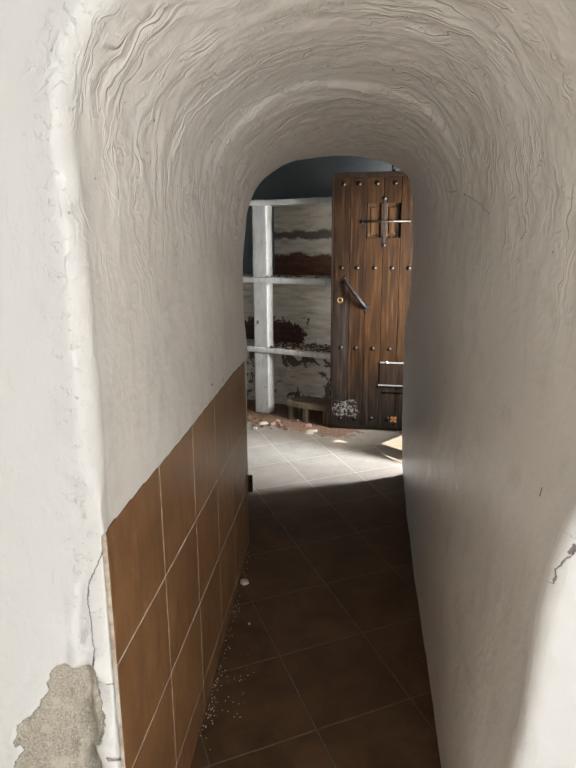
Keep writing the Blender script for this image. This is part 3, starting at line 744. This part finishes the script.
# round brass keyhole escutcheon
bm = bmesh.new(); R0_, r0_ = .0175, .0048; nU, nW = 28, 10; g_ = []
for i in range(nU):
    a = 2 * math.pi * i / nU; g_.append([bm.verts.new(((R0_ + r0_ * math.cos(b)) * math.cos(a), -.003 + r0_ * math.sin(b), (R0_ + r0_ * math.cos(b)) * math.sin(a))) for b in [2 * math.pi * q / nW for q in range(nW)]])
for i in range(nU):
    for q in range(nW): bm.faces.new([g_[i][q], g_[(i + 1) % nU][q], g_[(i + 1) % nU][(q + 1) % nW], g_[i][(q + 1) % nW]])
ke = from_bm('keyhole_ring', bm, M_BRASS, dr, True, loc=(.059, 0, 1.018)); ke['label'] = 'brass ring round the keyhole'
bm = bmesh.new(); cyl(bm, (0, -.002, 0), (0, .004, 0), .016, .016, 20); from_bm('keyhole', bm, M_IRON, ke)
# patched board held by two pale steel strips
bm = bmesh.new(); box(bm, .372, W - .004, -.010, .0, .372, .545, .002); b_ = from_bm('patch_board', bm, M_DARKW, dr)
bm = bmesh.new(); box(bm, .374, W + .01, -.016, -.004, .543, .554, .002); bmesh.ops.create_uvsphere(bm, u_segments=8, v_segments=6, radius=.012, matrix=Matrix.Translation((.425, -.014, .551)))
a_ = from_bm('steel_strip', bm, M_STEEL, dr); a_['label'] = 'upper pale steel strip'
bm = bmesh.new(); box(bm, .362, W + .01, -.018, -.004, .366, .376, .002)
a_ = from_bm('steel_strip', bm, M_STEEL, dr); a_['label'] = 'lower pale steel strip'
bm = bmesh.new(); box(bm, .40, W + .01, -.014, .0, .318, .323, .001); bmesh.ops.create_uvsphere(bm, u_segments=8, v_segments=6, radius=.011, matrix=Matrix.Translation((.425, -.010, .321)))
from_bm('thin_strip', bm, M_STUD, dr)
# little four-petal brass plate
bm = bmesh.new()
for dx, dz in ((-.013, .013), (.013, .013), (-.013, -.013), (.013, -.013)): box(bm, .487 + dx - .010, .487 + dx + .010, -.005, .001, .097 + dz - .010, .097 + dz + .010, .003)
cyl(bm, (.487, -.007, .097), (.487, .0, .097), .007, .007, 10)
a_ = from_bm('corner_plate', bm, M_COPP, dr); a_['label'] = 'small orange brass plate of four petals'

# ------------------------------------------------------------------ iron pins
def pintle(name, loc, rz, label):
    t = empty(name, loc, rz); tag(t, label, 'iron hook', None)
    bm = bmesh.new(); box(bm, -.02, .09, -.010, .010, -.012, .010, .003); from_bm('spike', bm, M_IRON, t)
    bm = bmesh.new(); cyl(bm, (-.026, 0, -.035), (-.026, 0, .045), .013, .012, 12); bmesh.ops.create_uvsphere(bm, u_segments=10, v_segments=6, radius=.018, matrix=Matrix.Translation((-.026, 0, .04)))
    from_bm('pin', bm, M_IRON, t, True); return t
pintle('iron_pintle', (.790, 4.66, 1.972), 0.2, 'black iron hook above the top right corner of the plank door')
t = empty('iron_latch', (-.190, 2.866, .305), 0); tag(t, 'dark iron catch at the far end of the tiled wainscot', 'iron hook')
bm = bmesh.new(); box(bm, -.016, .012, -.004, .006, -.045, .045, .002); from_bm('back_plate', bm, M_IRON, t)
bm = bmesh.new(); cyl(bm, (.004, -.004, -.03), (.006, -.012, .0), .006, .006, 8); cyl(bm, (.006, -.012, 0), (.004, -.004, .03), .006, .006, 8); from_bm('staple', bm, M_IRON, t, True)

# ------------------------------------------------------------------ fallen chips
def chip_mesh(L, Wd, Hh, seed, mat, n=9):
    random.seed(seed); bm = bmesh.new(); pts = []
    for i in range(n):
        a = 2 * math.pi * i / n; k = random.uniform(.65, 1.05); pts.append((L / 2 * k * math.cos(a), Wd / 2 * k * math.sin(a)))
    lo = [bm.verts.new((x, y, 0)) for x, y in pts]; hi = [bm.verts.new((x * .85, y * .85, Hh * random.uniform(.6, 1.1))) for x, y in pts]
    bm.faces.new(lo[::-1]); bm.faces.new(hi)
    for i in range(n): bm.faces.new([lo[i], lo[(i + 1) % n], hi[(i + 1) % n], hi[i]])
    me = bpy.data.meshes.new('plaster_chip'); bm.to_mesh(me); bm.free(); me.materials.append(mat); return me
def chip(name, L, Wd, Hh, seed, mat, loc, rz, label, group=None, tilt=0):
    o = bpy.data.objects.new(name, chip_mesh(L, Wd, Hh, seed, mat)); COL.objects.link(o); o.location = loc; o.rotation_euler = (tilt, 0, rz)
    tag(o, label, 'plaster chip' if name == 'plaster_chip' else 'brick fragment', group); o['kind'] = 'thing'; return o
chip('plaster_chip', .125, .05, .012, 1, M_CHIP, (.185, 4.64, 0), .1, 'largest pale plaster chip lying alone in front of the studded door')
chip('plaster_chip', .07, .03, .008, 2, M_CHIP, (.160, 4.585, 0), .0, 'thin pale chip just before the largest plaster chip')
chip('plaster_chip', .075, .06, .018, 3, M_CHIPP, (.165, 4.775, 0), .5, 'pinkish lump of plaster between the stool and the largest chip')
chip('plaster_chip', .11, .07, .014, 4, M_CHIP, (-.205, 4.865, 0), .1, 'pale flat plaster piece on the floor before the white shelf post')
chip('plaster_chip', .06, .05, .014, 5, M_CHIPP, (-.125, 4.84, 0), .8, 'pinkish plaster piece right of the pale flat one before the shelf post')
chip('plaster_chip', .06, .05, .020, 6, M_CHIPP, (-.085, 4.90, 0), 2, 'pinkish plaster piece nearest the left leg of the stool')
chip('plaster_chip', .05, .045, .016, 7, M_CHIP, (-.265, 4.72, 0), .3, 'pale chip at the left edge of the far floor, near the tiled wall end')
chip('plaster_chip', .028, .024, .012, 8, M_CHIP, (-.010, 4.70, 0), .3, 'tiny white chip alone in the middle of the far floor')
chip('plaster_chip', .065, .05, .022, 9, M_CHIPP, (SX + EX.x * .31 + EY.x * .04, SY + EX.y * .31 + EY.y * .04, .582), .2, 'pink plaster flake lying on the front of the lowest shelf')
chip('plaster_chip', .09, .05, .014, 10, M_CHIP, (SX + EX.x * .50 + EY.x * .06, SY + EX.y * .50 + EY.y * .06, 1.170), -.4, 'pale plaster flake lying on the middle shelf')
random.seed(11)
for k in range(34):
    lx = random.uniform(-.1, .52); ly = random.uniform(-.40, -.05)
    x = SX + EX.x * lx + EY.x * ly; y = SY + EX.y * lx + EY.y * ly
    s = random.uniform(.018, .045)
    chip('brick_fragment', s, s * .8, s * .35, 100 + k, M_CHIPB if random.random() < .7 else M_CHIPP, (x, y, 0), random.random() * 6, 'small brown bit of rubble on the floor below the shelves', 'small rubble below the shelves')
chip('plaster_chip', .046, .040, .016, 60, M_CHIP, (-.200, 2.47, 0), .4, 'white lump of plaster by the foot of the tiled wall')
chip('plaster_chip', .014, .012, .005, 61, M_CHIP, (-.160, 2.17, 0), 1.4, 'tiny white crumb on the dark passage floor beside the tiled wall')
random.seed(21)
bm = bmesh.new()
for k in range(150):
    c0 = random.choice([(1.74, .07), (1.80, .05), (1.90, .05), (2.05, .06), (2.50, .10), (2.27, .03), (2.7, .05), (1.68, .05)])
    y = random.gauss(c0[0], c0[1]); x = LW(y) + .004 + abs(random.gauss(0, .014)); r_ = random.uniform(.001, .003)
    if y > 2.84: continue
    chip_verts(bm, (x, y, 0), r_, r_ * .8, random.random() * 6, 5)
for k in range(30):
    y = random.uniform(1.65, 2.0); x = LW(y) + random.uniform(.02, .14); chip_verts(bm, (x, y, 0), random.uniform(.001, .003), .002, 0, 5)
o = from_bm('plaster_dust', bm, M_CHIP); o['kind'] = 'stuff'; o['category'] = 'plaster dust'; o['label'] = 'white plaster crumbs strewn along the foot of the tiled wall'
# dirt swept against the right wall
bm = bmesh.new(); random.seed(31)
for k in range(90):
    y = random.choice([random.gauss(3.25, .12), random.gauss(1.95, .03), random.uniform(1.6, 3.4)]); xr = float(np.interp(y, [1.0, 1.45, 1.93, 2.1, 2.85, 3.72], [.375, .432, .492, .512, .605, .725]))
    r_ = random.uniform(.002, .007); chip_verts(bm, (xr - .004 - abs(random.gauss(0, .022)), y, 0), r_, r_ * .6, random.random() * 6, 5)
o = from_bm('brown_dirt', bm, M_CHIPB); o['kind'] = 'stuff'; o['category'] = 'dirt'; o['label'] = 'dark brown dirt gathered along the foot of the right wall'

# ------------------------------------------------------------------ light
w = bpy.data.worlds.new('World'); SC.world = w; w.use_nodes = True
w.node_tree.nodes['Background'].inputs[0].default_value = (.80, .90, 1.0, 1); w.node_tree.nodes['Background'].inputs[1].default_value = .15
def area(name, loc, target, sx, sy, power, col, spread=180):
    L = bpy.data.lights.new(name, 'AREA'); L.shape = 'RECTANGLE'; L.size = sx; L.size_y = sy; L.energy = power; L.color = col; L.spread = math.radians(spread)
    o = bpy.data.objects.new(name, L); COL.objects.link(o); o.location = loc
    o.rotation_euler = (Vector(target) - Vector(loc)).to_track_quat('-Z', 'Y').to_euler(); return o
# daylight through the near room's window, behind the photographer
area('near_window_light', (1.02, -1.7, 1.45), (-.2, 1.5, 1.3), 1.7, 2.0, 60, (.96, .98, 1))
# added fill lamp aimed at the pale near floor, to brighten the vault
area('near_floor_fill', (.1, -1.6, 2.5), (.05, -.15, 0), .9, .9, 88, (.98, .98, 1), 34)
# skylight outside the far room's window bay
area('far_window_light', (1.75, 3.58, 1.20), (.2, 4.5, 1.0), .80, .85, 290, (.94, .96, 1.0))
# lamp added in a closed pocket for a narrow window; its fan crosses the floor
area('fan_lamp', (.950, 3.833, 1.45), (.1, 4.0, 0.2), .03, .05, 100, (.74, .85, 1.0))
S_ = bpy.data.lights.new('sun', 'SUN'); S_.energy = 14; S_.angle = math.radians(.6); S_.color = (1, .95, .86)
so = bpy.data.objects.new('sun', S_); COL.objects.link(so); el = math.radians(68)
so.rotation_euler = Vector((-.65 * math.cos(el), .76 * math.cos(el), -math.sin(el))).to_track_quat('-Z', 'Y').to_euler()

# ------------------------------------------------------------------ camera
cam = bpy.data.cameras.new('Camera'); co = bpy.data.objects.new('Camera', cam); COL.objects.link(co)
cam.sensor_width = 36; cam.lens = 620 / 768 * 36; cam.clip_start = .02
pitch = math.atan(149 / 620); roll = math.radians(-.4)
fwd = Vector((0, math.cos(pitch), -math.sin(pitch))); up0 = Vector((0, math.sin(pitch), math.cos(pitch))); rt0 = Vector((1, 0, 0))
# image axes: u' = c u - s v, v' = s u + c v in the level frame
c_, s_ = math.cos(roll), math.sin(roll)
rt = rt0 * c_ + up0 * s_; up = -rt0 * s_ + up0 * c_
co.matrix_world = Matrix(((rt.x, up.x, -fwd.x, 0), (rt.y, up.y, -fwd.y, 0), (rt.z, up.z, -fwd.z, 1.5), (0, 0, 0, 1)))
SC.camera = co
SC.cycles.max_bounces = 14; SC.cycles.diffuse_bounces = 10
vs = SC.view_settings; vs.view_transform = 'Standard'; vs.look = 'None'; vs.gamma = 1; vs.use_curve_mapping = False; vs.exposure = 0
